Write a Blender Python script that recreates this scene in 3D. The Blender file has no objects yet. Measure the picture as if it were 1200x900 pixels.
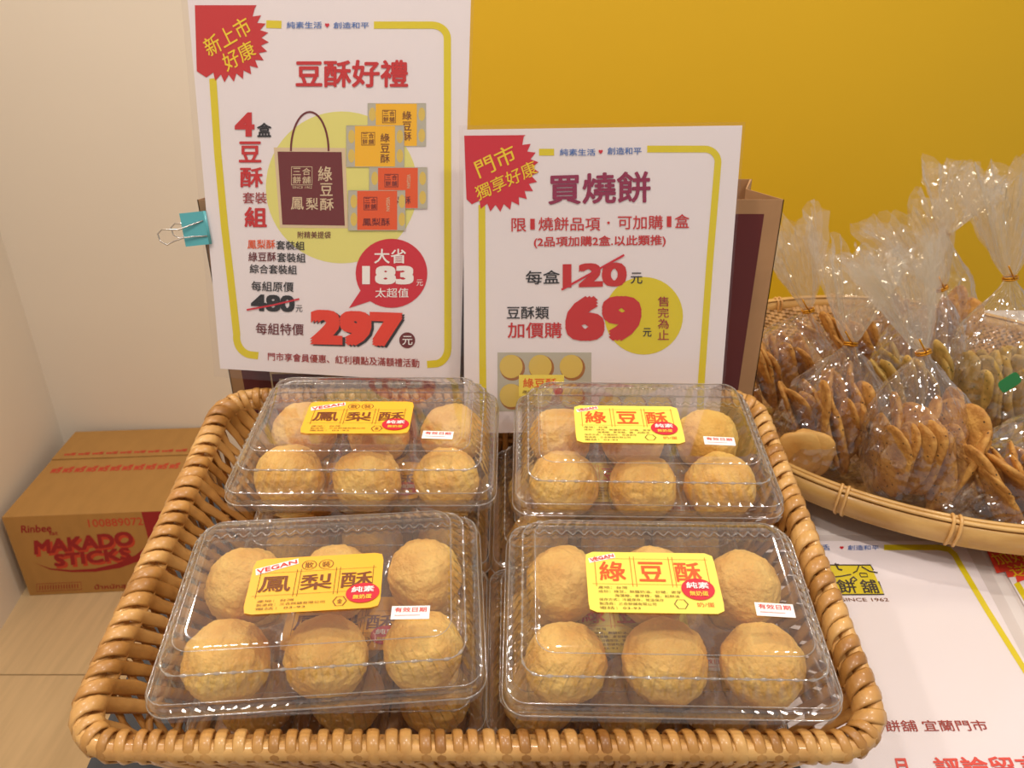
import bpy, math, random
from mathutils import Vector, Matrix, noise
S = bpy.context.scene
COL = S.collection
R = math.radians
random.seed(7)

# ------------------------------------------------------------------ camera
CAMH = 1.237
PITCH = R(26.6)
CT, ST = math.cos(PITCH), math.sin(PITCH)
cd = bpy.data.cameras.new('camera'); cam = bpy.data.objects.new('camera', cd); COL.objects.link(cam)
cam.location = (0, 0, CAMH); cam.rotation_euler = (R(90) - PITCH, 0, 0)
cd.sensor_width = 36; cd.lens = 27; cd.clip_start = 0.02
cd.dof.use_dof = True; cd.dof.focus_distance = 0.53; cd.dof.aperture_fstop = 16
S.camera = cam
# ------------------------------------------------------------------ light, exposure
S.view_settings.view_transform = 'Standard'; S.view_settings.look = 'None'
S.view_settings.gamma = 1; S.view_settings.exposure = 0.12
S.view_settings.use_curve_mapping = False
w = bpy.data.worlds.new('shop_ambience'); S.world = w; w.use_nodes = True
w.node_tree.nodes['Background'].inputs[0].default_value = (1.0, 0.94, 0.91, 1)
w.node_tree.nodes['Background'].inputs[1].default_value = 0.40
def lamp(name, loc, size, power, col=(1, .90, .82), target=None, sy=None):
    l = bpy.data.lights.new(name, 'AREA'); l.size = size; l.energy = power; l.color = col
    if sy: l.shape = 'RECTANGLE'; l.size_y = sy
    else: l.shape = 'DISK'
    o = bpy.data.objects.new(name, l); COL.objects.link(o); o.location = loc
    t = Vector(target) if target else Vector((loc[0], loc[1], 0))
    o.rotation_euler = (t - Vector(loc)).to_track_quat('-Z', 'Y').to_euler()
    return o
lamp('ceiling_lamp', (-0.95, 1.05, 2.45), 0.09, 6.5, target=(-.1, .6, .8))
lamp('ceiling_lamp', (0.98, 1.2, 2.45), 0.09, 7, target=(0.25, .7, .8))
lamp('ceiling_lamp', (0.05, 0.35, 2.45), 0.09, 6, target=(0.1, .6, .8))
lamp('ceiling_lamp', (-0.65, -0.15, 2.45), 0.14, 6.5, target=(-.5, 1.3, .5))
lamp('ceiling_lamp', (0.75, -0.1, 2.45), 0.14, 6.5, target=(.5, 1.2, .8))
try:
    S.cycles.transparent_max_bounces = 40
    S.cycles.max_bounces = 10
    S.cycles.sample_clamp_indirect = 4
except Exception: pass

# ------------------------------------------------------------------ helpers
def ray(px, py):
    u = (px - 600) / 900; v = (py - 450) / 900
    return Vector((u, CT - v * ST, -(ST + v * CT)))
CAMP = Vector((0, 0, CAMH))
def hit(px, py, P0, n):
    d = ray(px, py); t = (Vector(P0) - CAMP).dot(n) / d.dot(n)
    return CAMP + d * t

def srgb(c):
    f = lambda v: (v / 12.92) if v <= .04045 else ((v + .055) / 1.055) ** 2.4
    return tuple(f(x / 255) for x in c) + (1,)

_m = {}
def mat(name, rgb, rough=.6, var=0.0, scale=20, bump=0.0, bscale=80, spec=.5, stretch=None, sheen=0, sss=0, rgb2=None, coat=0, metal=0):
    if name in _m: return _m[name]
    m = bpy.data.materials.new(name); m.use_nodes = True; nt = m.node_tree; b = nt.nodes['Principled BSDF']
    b.inputs['Base Color'].default_value = srgb(rgb); b.inputs['Roughness'].default_value = rough
    b.inputs['Specular IOR Level'].default_value = spec; b.inputs['Metallic'].default_value = metal
    b.inputs['Coat Weight'].default_value = coat; b.inputs['Coat Roughness'].default_value = .12
    if sss:
        b.inputs['Subsurface Weight'].default_value = sss; b.inputs['Subsurface Radius'].default_value = (.01, .006, .003); b.inputs['Subsurface Scale'].default_value = .5
    tc = nt.nodes.new('ShaderNodeTexCoord'); mp = nt.nodes.new('ShaderNodeMapping')
    nt.links.new(tc.outputs['Object'], mp.inputs[0])
    if stretch: mp.inputs['Scale'].default_value = stretch
    if var or rgb2:
        n = nt.nodes.new('ShaderNodeTexNoise'); n.inputs['Scale'].default_value = scale; n.inputs['Detail'].default_value = 6
        nt.links.new(mp.outputs[0], n.inputs['Vector'])
        cr = nt.nodes.new('ShaderNodeValToRGB'); c = srgb(rgb)
        lo = srgb(rgb2) if rgb2 else tuple(x * (1 - var) for x in c[:3]) + (1,)
        cr.color_ramp.elements[0].position = .33; cr.color_ramp.elements[1].position = .62
        cr.color_ramp.elements[0].color = lo; cr.color_ramp.elements[1].color = c
        nt.links.new(n.outputs['Fac'], cr.inputs[0]); nt.links.new(cr.outputs[0], b.inputs['Base Color'])
    if bump:
        n2 = nt.nodes.new('ShaderNodeTexNoise'); n2.inputs['Scale'].default_value = bscale; n2.inputs['Detail'].default_value = 5
        nt.links.new(mp.outputs[0], n2.inputs['Vector'])
        bp = nt.nodes.new('ShaderNodeBump'); bp.inputs['Strength'].default_value = bump; bp.inputs['Distance'].default_value = .002
        nt.links.new(n2.outputs['Fac'], bp.inputs['Height']); nt.links.new(bp.outputs[0], b.inputs['Normal'])
    _m[name] = m; return m

def clear_mat(name, tint=(.975, .965, .95), base=.05, gain=.85, power=4.0, rough=.04, milk=0.0, crinkle=0, cscale=60, stretch=None):
    if name in _m: return _m[name]
    m = bpy.data.materials.new(name); m.use_nodes = True; nt = m.node_tree; nt.nodes.clear(); N = nt.nodes.new; L = nt.links.new
    out = N('ShaderNodeOutputMaterial'); tr = N('ShaderNodeBsdfTransparent'); tr.inputs[0].default_value = (*tint, 1)
    gl = N('ShaderNodeBsdfGlossy'); gl.inputs['Roughness'].default_value = rough
    lw = N('ShaderNodeLayerWeight'); lw.inputs['Blend'].default_value = .5
    p = N('ShaderNodeMath'); p.operation = 'POWER'; p.inputs[1].default_value = power; L(lw.outputs['Facing'], p.inputs[0])
    ma = N('ShaderNodeMath'); ma.operation = 'MULTIPLY_ADD'; ma.inputs[1].default_value = gain; ma.inputs[2].default_value = base; ma.use_clamp = True
    L(p.outputs[0], ma.inputs[0])
    body = tr.outputs[0]
    if milk:
        df = N('ShaderNodeBsdfDiffuse'); df.inputs[0].default_value = (.97, .93, .86, 1)
        tl = N('ShaderNodeBsdfTranslucent'); tl.inputs[0].default_value = (.95, .93, .9, 1)
        a = N('ShaderNodeMixShader'); a.inputs[0].default_value = .5; L(df.outputs[0], a.inputs[1]); L(tl.outputs[0], a.inputs[2])
        b = N('ShaderNodeMixShader'); b.inputs[0].default_value = milk; L(tr.outputs[0], b.inputs[1]); L(a.outputs[0], b.inputs[2]); body = b.outputs[0]
    mx = N('ShaderNodeMixShader'); L(ma.outputs[0], mx.inputs[0]); L(body, mx.inputs[1]); L(gl.outputs[0], mx.inputs[2]); L(mx.outputs[0], out.inputs[0])
    if crinkle:
        tc = N('ShaderNodeTexCoord'); mp = N('ShaderNodeMapping'); L(tc.outputs['Object'], mp.inputs[0])
        if stretch: mp.inputs['Scale'].default_value = stretch
        n2 = N('ShaderNodeTexVoronoi'); n2.inputs['Scale'].default_value = cscale; n2.feature = 'F1'
        n3 = N('ShaderNodeTexNoise'); n3.inputs['Scale'].default_value = cscale * .6; n3.inputs['Detail'].default_value = 3
        L(mp.outputs[0], n3.inputs['Vector']); L(mp.outputs[0], n2.inputs['Vector'])
        ad = N('ShaderNodeMath'); L(n2.outputs['Distance'], ad.inputs[0]); L(n3.outputs['Fac'], ad.inputs[1])
        bp = N('ShaderNodeBump'); bp.inputs['Strength'].default_value = crinkle; bp.inputs['Distance'].default_value = .004
        L(ad.outputs[0], bp.inputs['Height']); L(bp.outputs[0], gl.inputs['Normal']); L(bp.outputs[0], lw.inputs['Normal'])
    _m[name] = m; return m

def tag(o, label=None, cat=None, group=None, kind=None):
    if label: o['label'] = label
    if cat: o['category'] = cat
    if group: o['group'] = group
    if kind: o['kind'] = kind
    return o
def empty(name, loc=(0, 0, 0), rot=(0, 0, 0)):
    o = bpy.data.objects.new(name, None); COL.objects.link(o); o.location = loc; o.rotation_euler = rot
    o.empty_display_size = .02
    return o
def link(name, mesh, parent=None, mtx=None):
    o = bpy.data.objects.new(name, mesh); COL.objects.link(o)
    if parent: o.parent = parent
    if mtx is not None: o.matrix_local = mtx
    return o

class MB:
    def __init__(s): s.v = []; s.f = []
    def add(s, vs, fs):
        k = len(s.v); s.v += [tuple(v) for v in vs]; s.f += [tuple(i + k for i in f) for f in fs]
    def box(s, lo, hi):
        x0, y0, z0 = lo; x1, y1, z1 = hi
        s.add([(x0,y0,z0),(x1,y0,z0),(x1,y1,z0),(x0,y1,z0),(x0,y0,z1),(x1,y0,z1),(x1,y1,z1),(x0,y1,z1)],
              [(0,3,2,1),(4,5,6,7),(0,1,5,4),(1,2,6,5),(2,3,7,6),(3,0,4,7)])
    def prism(s, poly, d, off=Vector((0,0,0))):           # closed slab: polygon (3D) and its copy shifted by d
        n = len(poly); a = [Vector(p) for p in poly]; b = [p + d for p in a]
        s.add(a + b, [tuple(range(n))[::-1], tuple(range(n, 2*n))] + [(i, (i+1) % n, n+(i+1) % n, n+i) for i in range(n)])
    def tube(s, path, r, n=8, closed=False, flat=1.0, ref=None, cap=True):
        P = [Vector(p) for p in path]; m = len(P); rings = []; pu = None
        for i in range(m):
            t = (P[(i+1) % m] - P[i-1]) if closed else (P[min(i+1, m-1)] - P[max(i-1, 0)])
            t.normalize()
            if ref is not None: u = Vector(ref(i) if callable(ref) else ref)
            else: u = pu if pu is not None else (Vector((0,0,1)) if abs(t.z) < .9 else Vector((1,0,0)))
            u = (u - t * u.dot(t)).normalized(); pu = u; b = t.cross(u)
            rr = r[i] if isinstance(r, (list, tuple)) else r
            rings.append([P[i] + u * math.cos(a) * rr * flat + b * math.sin(a) * rr for a in [2*math.pi*k/n for k in range(n)]])
        s.loft(rings, closed, cap)
    def loft(s, rings, closed=False, cap=False):
        m = len(rings); n = len(rings[0]); vs = [p for r in rings for p in r]; fs = []
        for i in range(m if closed else m-1):
            j = (i+1) % m
            for k in range(n):
                l = (k+1) % n; fs.append((i*n+k, i*n+l, j*n+l, j*n+k))
        if cap and not closed: fs.append(tuple(range(n))[::-1]); fs.append(tuple(range((m-1)*n, m*n)))
        s.add(vs, fs)
    def mesh(s, name, m, smooth=False):
        me = bpy.data.meshes.new(name); me.from_pydata(s.v, [], s.f); me.update()
        me.materials.append(m)
        if smooth:
            for p in me.polygons: p.use_smooth = True
        return me
    def build(s, name, m, parent=None, smooth=False, mtx=None):
        return link(name, s.mesh(name, m, smooth), parent, mtx)

# flat lettering -----------------------------------------------------------
_g = {}
def glyphs(txt, bold=0.0, shear=0):
    k = (txt, bold, shear)
    if k in _g: return _g[k]
    c = bpy.data.curves.new('t', 'FONT'); c.body = txt; c.resolution_u = 3; c.shear = shear
    o = bpy.data.objects.new('t', c); COL.objects.link(o)
    dg = bpy.context.evaluated_depsgraph_get(); me = bpy.data.meshes.new_from_object(o.evaluated_get(dg))
    xs = [v.co.x for v in me.vertices]; ys = [v.co.y for v in me.vertices]
    x0, x1, y0, y1 = min(xs), max(xs), min(ys), max(ys)
    vs = []; fs = []; nv = len(me.vertices)
    if bold < .004: sh = [(0, 0)]
    else:
        d = bold*.72
        if bold > .045: sh = [(a*d, b*d) for a in (-1, 0, 1) for b in (-1, 0, 1)]
        elif bold > .025: sh = [(d*math.cos(2*math.pi*i/8), d*math.sin(2*math.pi*i/8)) for i in range(8)]
        else: sh = [(d*a, d*b) for a, b in ((1, 1), (-1, 1), (1, -1), (-1, -1))]
        x0 -= d; x1 += d; y0 -= d; y1 += d
    for k, (dx, dy) in enumerate(sh):
        vs += [((v.co.x+dx-x0)/(x1-x0), (y1-v.co.y-dy)/max(y1-y0, 1e-6)) for v in me.vertices]
        fs += [tuple(i+k*nv for i in p.vertices) for p in me.polygons]
    bpy.data.objects.remove(o); bpy.data.curves.remove(c); bpy.data.meshes.remove(me)
    _g[k] = (vs, fs, nv); return _g[k]

class Sheet:
    """print laid on a flat sheet; f maps layout coordinates (x right, y down) to points of the sheet, n its normal"""
    def __init__(s, f, n, parent): s.f = f; s.n = n; s.parent = parent; s.b = {}; s.k = 0
    def mb(s, key, m, lvl):
        kk = (key, m.name, lvl)
        if kk not in s.b: s.b[kk] = (MB(), m, lvl)
        return s.b[kk][0]
    def P(s, x, y, lvl): return s.f(x, y) + s.n * (.00010 + .00013 * lvl)
    def text(s, key, m, txt, q, bold=0.0, lvl=3, shear=0):
        if len(q) == 4 and not isinstance(q[0], (tuple, list)):
            x0, y0, x1, y1 = q; q = [(x0, y0), (x1, y0), (x1, y1), (x0, y1)]
        vs, fs, nv = glyphs(txt, bold, shear); a, b, c, d = q; out = []
        for vi, (u, v) in enumerate(vs):
            x = (a[0]*(1-u)+b[0]*u)*(1-v) + (d[0]*(1-u)+c[0]*u)*v
            y = (a[1]*(1-u)+b[1]*u)*(1-v) + (d[1]*(1-u)+c[1]*u)*v
            out.append(s.P(x, y, lvl) + s.n*(1.5e-5*(vi//nv)))
        s.mb(key, m, lvl).add(out, [f[::-1] for f in fs])
    def poly(s, key, m, pts, lvl=1):
        s.mb(key, m, lvl).add([s.P(x, y, lvl) for x, y in pts], [tuple(range(len(pts)))[::-1]])
    def rect(s, key, m, x0, y0, x1, y1, lvl=1): s.poly(key, m, [(x0,y0),(x1,y0),(x1,y1),(x0,y1)], lvl)
    def disc(s, key, m, cx, cy, rx, ry=None, lvl=1, n=40):
        ry = ry or rx
        s.poly(key, m, [(cx+rx*math.cos(2*math.pi*i/n), cy+ry*math.sin(2*math.pi*i/n)) for i in range(n)], lvl)
    def line(s, key, m, pts, wd, lvl=1, closed=False):
        n = len(pts); L = []; Rr = []
        for i in range(n):
            a = pts[(i-1) % n] if (closed or i > 0) else pts[i]; b = pts[(i+1) % n] if (closed or i < n-1) else pts[i]
            dx, dy = b[0]-a[0], b[1]-a[1]; l = math.hypot(dx, dy) or 1; nx, ny = -dy/l*wd/2, dx/l*wd/2
            L.append((pts[i][0]+nx, pts[i][1]+ny)); Rr.append((pts[i][0]-nx, pts[i][1]-ny))
        vs = [s.P(x, y, lvl) for x, y in L+Rr]
        s.mb(key, m, lvl).add(vs, [(i, (i+1) % n, n+(i+1) % n, n+i) for i in range(n if closed else n-1)])
    def done(s):
        for (key, mn, lvl), (b, m, l) in s.b.items(): b.build(key.split('#')[0], m, s.parent)

# flat inks
def ink(name, rgb, rough=.5): return mat('ink_' + name, rgb, rough)
I_red = ink('red', (205, 35, 35)); I_dred = ink('dark_red', (165, 40, 40)); I_black = ink('black', (35, 30, 32))
I_blue = ink('blue', (70, 115, 185)); I_yel = ink('yellow', (228, 208, 20)); I_pale = ink('pale_yellow', (232, 225, 125))
I_mar = ink('maroon', (112, 28, 30)); I_beige = ink('beige', (225, 200, 160)); I_org = ink('orange', (235, 90, 25))
I_oy = ink('orange_yellow', (250, 190, 20)); I_white = ink('white', (250, 246, 240)); I_grey = ink('grey', (190, 185, 165))
I_mag = ink('magenta', (150, 30, 75)); I_crim = ink('crimson', (212, 28, 48)); I_sticky = ink('sticker_yellow', (250, 215, 30))
I_brown = ink('brown', (125, 62, 15)); I_ro = ink('red_orange', (235, 60, 30)); I_orl = ink('orange_letters', (238, 92, 20))
I_ball = ink('ball_yellow', (225, 195, 90)); I_ballb = ink('ball_brown', (170, 110, 50)); I_hot = ink('hot_red', (232, 72, 52))
M_paper = mat('poster_paper', (243, 234, 233), .45, var=.02, scale=6)
M_film = clear_mat('laminate_film', tint=(.99, .985, .985), base=.035, gain=.8, power=5, rough=.10, crinkle=.02, cscale=12)

# ------------------------------------------------------------------ setting
M_cream = mat('cream_wall_paint', (232, 221, 203), .65, var=.03, scale=2, bump=.03, bscale=30)
M_yellow = mat('yellow_wall_paint', (220, 176, 8), .6, var=.03, scale=2)
M_tile = mat('wood_look_floor_tile', (214, 184, 138), .35, var=.12, scale=9, stretch=(6, .5, 1), bump=.02)
M_grout = mat('tile_grout', (110, 95, 75), .9)
M_table = mat('pale_laminate_table', (222, 212, 205), .4, var=.04, scale=4)
M_dark = mat('black_board', (28, 27, 30), .5)

f = MB(); f.box((-1.9, -0.9, -.05), (1.7, 1.95, -.004)); floor = f.build('floor', M_grout); tag(floor, kind='structure')
tile = MB(); tile.box((-.2985, -.2985, -.0035), (.2985, .2985, 0)); tm = tile.mesh('floor_tile', M_tile)
for i in range(5):
    for j in range(4):
        link('tile', tm, floor, Matrix.Translation((-1.6 + .6*i, -.36 + .6*j, 0)))
b = MB(); b.box((-1.35, 1.77, 0), (-.34, 1.83, 2.6)); tag(b.build('wall_back_left', M_cream), kind='structure')
b = MB(); b.box((-.34, 1.77, 0), (1.6, 1.83, 2.6)); tag(b.build('wall_back_right', M_yellow), kind='structure')
b = MB(); b.prism([(-.85, -.5, 0), (-1.2, 1.77, 0), (-1.26, 1.77, 0), (-.91, -.5, 0)], Vector((0, 0, 2.6)))
tag(b.build('wall_left', M_cream), kind='structure')

TZ = .781
tb = empty('display_table', (.3, .7, 0)); tag(tb, 'pale laminate display table under the basket and bamboo tray', 'table')
b = MB(); b.box((-.58, -.42, TZ-.03), (.75, .48, TZ)); b.build('table_top', M_table, tb)
b = MB(); b.box((-.54, -.38, 0.0), (-.50, .44, TZ-.03)); b.build('side_panel', M_cream, tb)
b = MB(); b.box((.67, -.38, 0.0), (.71, .44, TZ-.03)); b.build('side_panel', M_cream, tb)
b = MB(); b.box((-.50, .38, .1), (.67, .40, TZ-.03)); b.build('back_panel', M_cream, tb)

# basket frame
BT = math.atan2(.066, .302)
B0 = Vector((-.020, .4655, .812))
BM = Matrix.Translation(B0) @ Matrix.Rotation(BT, 4, 'X')
BH = .080
# black wedge riser under the basket
b = MB()
def wz(y): return B0.z - .0075 + (y - B0.y) * math.tan(BT)
b.prism([(-.28, .325, TZ+.0005), (-.28, .325, max(TZ+.001, wz(.325)-.001)), (-.28, .60, wz(.60)-.001), (-.28, .60, TZ+.0005)], Vector((.47, 0, 0)))
tag(b.build('display_riser', M_dark), 'black sloping riser board under the wicker basket', 'riser')

# ------------------------------------------------------------------ wicker basket
M_cane = mat('light_cane', (224, 174, 102), .38, rgb2=(186, 130, 64), scale=28, bump=.25, bscale=140, stretch=(1, 1, .35), coat=.25)
M_cane2 = mat('dark_cane', (196, 142, 72), .4, rgb2=(146, 94, 38), scale=28, bump=.25, bscale=140, coat=.2)
M_cane3 = mat('honey_cane', (212, 158, 86), .38, rgb2=(166, 112, 50), scale=28, bump=.25, bscale=140, coat=.25)
bk = empty('wicker_basket'); bk.matrix_world = BM
tag(bk, 'rectangular honey coloured wicker basket holding the clear pastry boxes', 'basket')
def rrect(hx, hy, r, n=16, ripple=None):
    """outline of a rounded rectangle by arc length: list of (x, y, nx, ny, s)"""
    segs = [((hx, -hy+r), (hx, hy-r)), ((hx-r, hy), (-hx+r, hy)), ((-hx, hy-r), (-hx, -hy+r)), ((-hx+r, -hy), (hx-r, -hy))]
    return segs
def rr_point(hx, hy, r, t):
    """t in 0..1 along the outline (counterclockwise, from the middle of the right side)"""
    a, c = 2*(hy-r), 2*(hx-r); q = math.pi*r/2; per = 2*a+2*c+4*q; s = (t % 1)*per
    s += a/2
    s %= per
    lst = [('l', a, (hx, -hy+r), (0, 1)), ('c', q, (hx-r, hy-r), 0), ('l', c, (hx-r, hy), (-1, 0)), ('c', q, (-hx+r, hy-r), 1),
           ('l', a, (-hx, hy-r), (0, -1)), ('c', q, (-hx+r, -hy+r), 2), ('l', c, (-hx+r, -hy), (1, 0)), ('c', q, (hx-r, -hy+r), 3)]
    for k, ln, p, d in lst:
        if s <= ln or k == 'c' and d == 3:
            if k == 'l': return Vector((p[0]+d[0]*s, p[1]+d[1]*s, 0)), Vector((d[1], -d[0], 0))
            an = d*math.pi/2 + s/r if r > 0 else 0
            nn = Vector((math.cos(an), math.sin(an), 0)); return Vector((p[0], p[1], 0)) + nn*r, nn
        s -= ln
HX, HY = .231, .1540; RC = .028
BX, BY = .190, .133
def wall(t, h):                      # h 0 bottom .. 1 rim centre line
    a, na = rr_point(HX, HY, RC, t); c, nc = rr_point(BX, BY, .022, t)
    p = c.lerp(a, h); p.z = BH*h; n = na.lerp(nc, 1-h).normalized(); return p, n
per = 4*(HX+HY-2*RC) + 2*math.pi*RC
# rim core of two rods and a base rod
for dz, dn, rr in ((.0015, .0028, .0060), (-.0035, -.0030, .0056)):
    b = MB(); b.tube([wall(i/160, 1)[0] + wall(i/160, 1)[1]*dn + Vector((0, 0, dz)) for i in range(160)], rr, 8, closed=True); b.build('rim_rod', M_cane, bk, True)
b = MB(); b.tube([wall(i/120, .02)[0] + Vector((0, 0, .003)) for i in range(120)], .005, 8, closed=True); b.build('base_rod', M_cane2, bk, True)
# strands: over the rim and down both faces of the wall
ts = []
a_, c_ = 2*(HY-RC), 2*(HX-RC)
s = 0.0
while s < per - .004:
    t = s/per; p, n = rr_point(HX, HY, RC, t)
    side = abs(n.x) > abs(n.y)*1.2
    ts.append((t, side)); s += .0119 if side else .0094
RR = .0082
for i, (t, side) in enumerate(ts):
    rnd = random.Random(i)
    wd = .0047 if side else .0033
    wd *= rnd.uniform(.88, 1.12)
    sl = .014 if side else .004
    path = []; nrm = []
    jit = rnd.uniform(-.0015, .0015)/per
    alt = -1 if i % 2 else 1
    # outside, from the bottom up (crossing the inside ones)
    for h in (.05, .25, .45, .65, .82):
        p, n = wall(t + jit + (sl*1.6*(1-h))/per*3, h); bulge = .0035 + .0018*math.sin(h*14 + i*math.pi)
        path.append(p + n*bulge); nrm.append(n)
    for an in (200, 160, 125, 90, 60, 30, 0, -25):
        a = R(an); u = (200-an)/225
        tt = t + jit + (sl*(.5-u))/per
        p, n = wall(tt, 1); o = -n*math.cos(a) * -1
        vec = n*(-math.cos(a))*1.0 + Vector((0, 0, math.sin(a)))
        path.append(wall(tt, 1)[0] + vec*RR*1.02); nrm.append(vec)
    for h in (.8, .62, .44, .26, .08):
        p, n = wall(t + jit - (sl*.5 + sl*1.2*(1-h))/per, h); bulge = .0035 + .002*math.sin(h*14 + i*math.pi)
        path.append(p - n*bulge); nrm.append(-n)
    b = MB(); K = len(path)
    rad = [wd*(.78 if (k < 4 or k > K-5) else 1) for k in range(K)]
    b.tube(path, rad, 8, flat=.33 if side else .36, ref=lambda k: nrm[k])
    b.build('cane_strand', (M_cane, M_cane3, M_cane3, M_cane, M_cane2)[(i*7) % 5], bk, True)
# horizontal weavers
for h in (.12, .24, .50):
    b = MB(); pts = []
    for i in range(300):
        p, n = wall(i/300, h); pts.append(p + n*(.0012*math.sin(i*1.05)))
    b.tube(pts, .0026, 6, closed=True); b.build('weaver', M_cane2, bk, True)
# woven bottom: flat slats
sl_ = MB(); sl_.box((-.0045, -BY+.004, -.0012), (.0045, BY-.004, .0012)); slm = sl_.mesh('bottom_slat', M_cane2)
for i in range(34):
    link('bottom_slat', slm, bk, Matrix.Translation((-BX+.012 + i*(2*BX-.024)/33, 0, .0018)))
b = MB()
for j in range(12): b.box((-BX+.006, -BY+.012+j*.0222-.004, -.0022), (BX-.006, -BY+.012+j*.0222+.004, 0.0))
b.build('bottom_cross_slats', M_cane2, bk)

# ------------------------------------------------------------------ pastry boxes
M_clear = clear_mat('clear_plastic', tint=(.972, .962, .95), base=.09, gain=.9, power=2.2, rough=.055, milk=.035)
M_bead_glint = clear_mat('milky_bead_glint', tint=(.96, .95, .94), base=.25, gain=.75, power=1.3, rough=.06, milk=.25)  # milkier than the lid: the beads' white glints are in its colour
M_edge_glint = clear_mat('milky_edge_glint', tint=(.95, .94, .93), base=.18, gain=.8, power=1.5, rough=.12, milk=.22)  # whitish plastic with the edge and crease highlights put into its colour
M_pastry = mat('baked_pastry', (252, 208, 112), .6, rgb2=(230, 170, 74), scale=30, bump=1.0, bscale=260, sss=.1)
# per-height browning: the crust is darker on some flanks
def ring(hx, hy, r, z, n, rip=0, cnt=0, rear=False):
    out = []
    for i in range(n):
        t = i/n; p, nn = rr_point(hx, hy, r, t)
        a = rip*math.cos(2*math.pi*cnt*t)
        if rear: a = a if p.y > hy - .004 else 0
        out.append(Vector((p.x, p.y, z)) + nn*a)
    return out
NP = 480; CNT = 80
FX, FY = .0965, .0662
def lid_mesh():
    b = MB()
    rg = [ring(FX, FY, .014, .0285, NP, .0017, CNT, True), ring(FX+.0003, FY+.0003, .014, .030, NP, .0018, CNT, True), ring(FX-.0008, FY-.0008, .013, .0365, NP, .0004, CNT, True),
          ring(FX-.0022, FY-.0022, .012, .0380, NP), ring(FX-.0048, FY-.0048, .012, .0385, NP, .0002, CNT), ring(FX-.0062, FY-.0062, .012, .0405, NP, .0009, CNT),
          ring(FX-.0085, FY-.0085, .012, .046, NP, .0014, CNT), ring(FX-.0100, FY-.0100, .012, .0500, NP, .0014, CNT), ring(FX-.0104, FY-.0104, .012, .0515, NP, .0022, CNT), ring(FX-.0125, FY-.0125, .012, .0532, NP, .0022, CNT),
          ring(FX-.0135, FY-.0135, .012, .0545, NP, .0009, CNT), ring(FX-.0165, FY-.0165, .012, .0595, NP, .0004, CNT),
          ring(FX-.0185, FY-.0185, .011, .0625, NP), ring(FX-.0215, FY-.0215, .010, .0638, NP), ring(FX-.026, FY-.026, .008, .0636, NP)]
    b.loft(rg); n0 = len(b.v) - NP
    b.f.append(tuple(range(n0, n0+NP)))
    return b.mesh('lid', M_clear, True)
CX = (-.0590, 0, .0590); CY = (-.0280, .0280)
def tray_mesh():
    b = MB()
    nx, ny = 60, 44; hx, hy = FX-.006, FY-.006
    vs = []
    for j in range(ny+1):
        for i in range(nx+1):
            x = -hx + 2*hx*i/nx; y = -hy + 2*hy*j/ny
            d = min(max(abs(x-cx)/.0262, abs(y-cy)/.0272)*.6 + .4*math.hypot((x-cx)/.0262, (y-cy)/.0272) for cx in CX for cy in CY)
            z = .0015 if d < .78 else .0015 + .0145*min(1, (d-.78)/.26)**.8
            e = max(abs(x)/hx, 0), max(abs(y)/hy, 0)
            m = max((abs(x)-(hx-.010))/.010, (abs(y)-(hy-.010))/.010, 0)
            z = max(z, .0015 + .0275*min(1, m)**.6 if m > 0 else 0)
            vs.append((x, y, z))
    fs = [(j*(nx+1)+i, j*(nx+1)+i+1, (j+1)*(nx+1)+i+1, (j+1)*(nx+1)+i) for j in range(ny) for i in range(nx)]
    b.add(vs, fs)
    rg = [ring(hx+.0005, hy+.0005, .003, .0288, NP, .0006, CNT), ring(FX-.003, FY-.003, .012, .0282, NP), ring(FX-.0005, FY-.0005, .014, .0272, NP, .0010, CNT, True), ring(FX+.0004, FY+.0004, .014, .0235, NP, .0010, CNT, True)]
    b.loft(rg)
    return b.mesh('tray', M_clear, True)
LID = lid_mesh(); TRAY = tray_mesh()
eb = MB(); eb.tube(ring(FX+.0002, FY+.0002, .014, .0290, 480, .0018, CNT, True), .0006, 5, closed=True)
eb.tube(ring(FX-.0022, FY-.0022, .012, .0382, 160), .00035, 5, closed=True)
EDGE = eb.mesh('flange_edge_glint', M_edge_glint, True)  # thin milky tubes painting the bright highlight lines of the flange
eb = MB(); eb.tube(ring(FX-.0185, FY-.0185, .011, .0628, 160), .0003, 5, closed=True); CREASE_GLINT = eb.mesh('lid_crease_glint', M_edge_glint, True)  # added pale line, painted highlight along the top plate's crease
eb = MB(); eb.tube(ring(FX-.0108, FY-.0108, .012, .0520, 480), [.0005+.0007*max(0, math.sin(2*math.pi*i/8)) for i in range(480)], 5, closed=True); BEADS = eb.mesh('bead_row_glint', M_bead_glint, True)  # milky tube over the lid's beads, painting their dashes of highlight

def ball_mesh(seed):
    import bmesh
    bm = bmesh.new(); bmesh.ops.create_icosphere(bm, subdivisions=5, radius=1)
    off = Vector((seed*7.3, seed*3.1, seed*1.7))
    for v in bm.verts:
        d = v.co.normalized()
        r = 1 + .05*noise.noise(d*1.6+off) + .040*noise.noise(d*3.5+off) + .018*noise.noise(d*8+off) + .018*noise.noise(d*18+off) + .016*noise.noise(d*36+off)
        c = abs(noise.noise(d*3.1+off*2)); r -= .03*max(0, .08-c)/.08        # faint cracks
        z = d.z*r; q = math.hypot(d.x, d.y); tgt = (max(0, 1-abs(d.z)**2.5))**(1/2.5)
        bl = (1 + .55*(tgt/max(q, .05)-1)) if q > .05 else 1
        bl = min(bl, 1.35)
        z = max(z*.91, -.80)
        v.co = Vector((d.x*r*bl*.0246, d.y*r*bl*.0246, z*.0246))
    me = bpy.data.meshes.new('pastry'); bm.to_mesh(me); bm.free(); me.materials.append(M_pastry)
    for p in me.polygons: p.use_smooth = True
    return me
BALLS = [ball_mesh(k) for k in range(6)]

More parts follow.
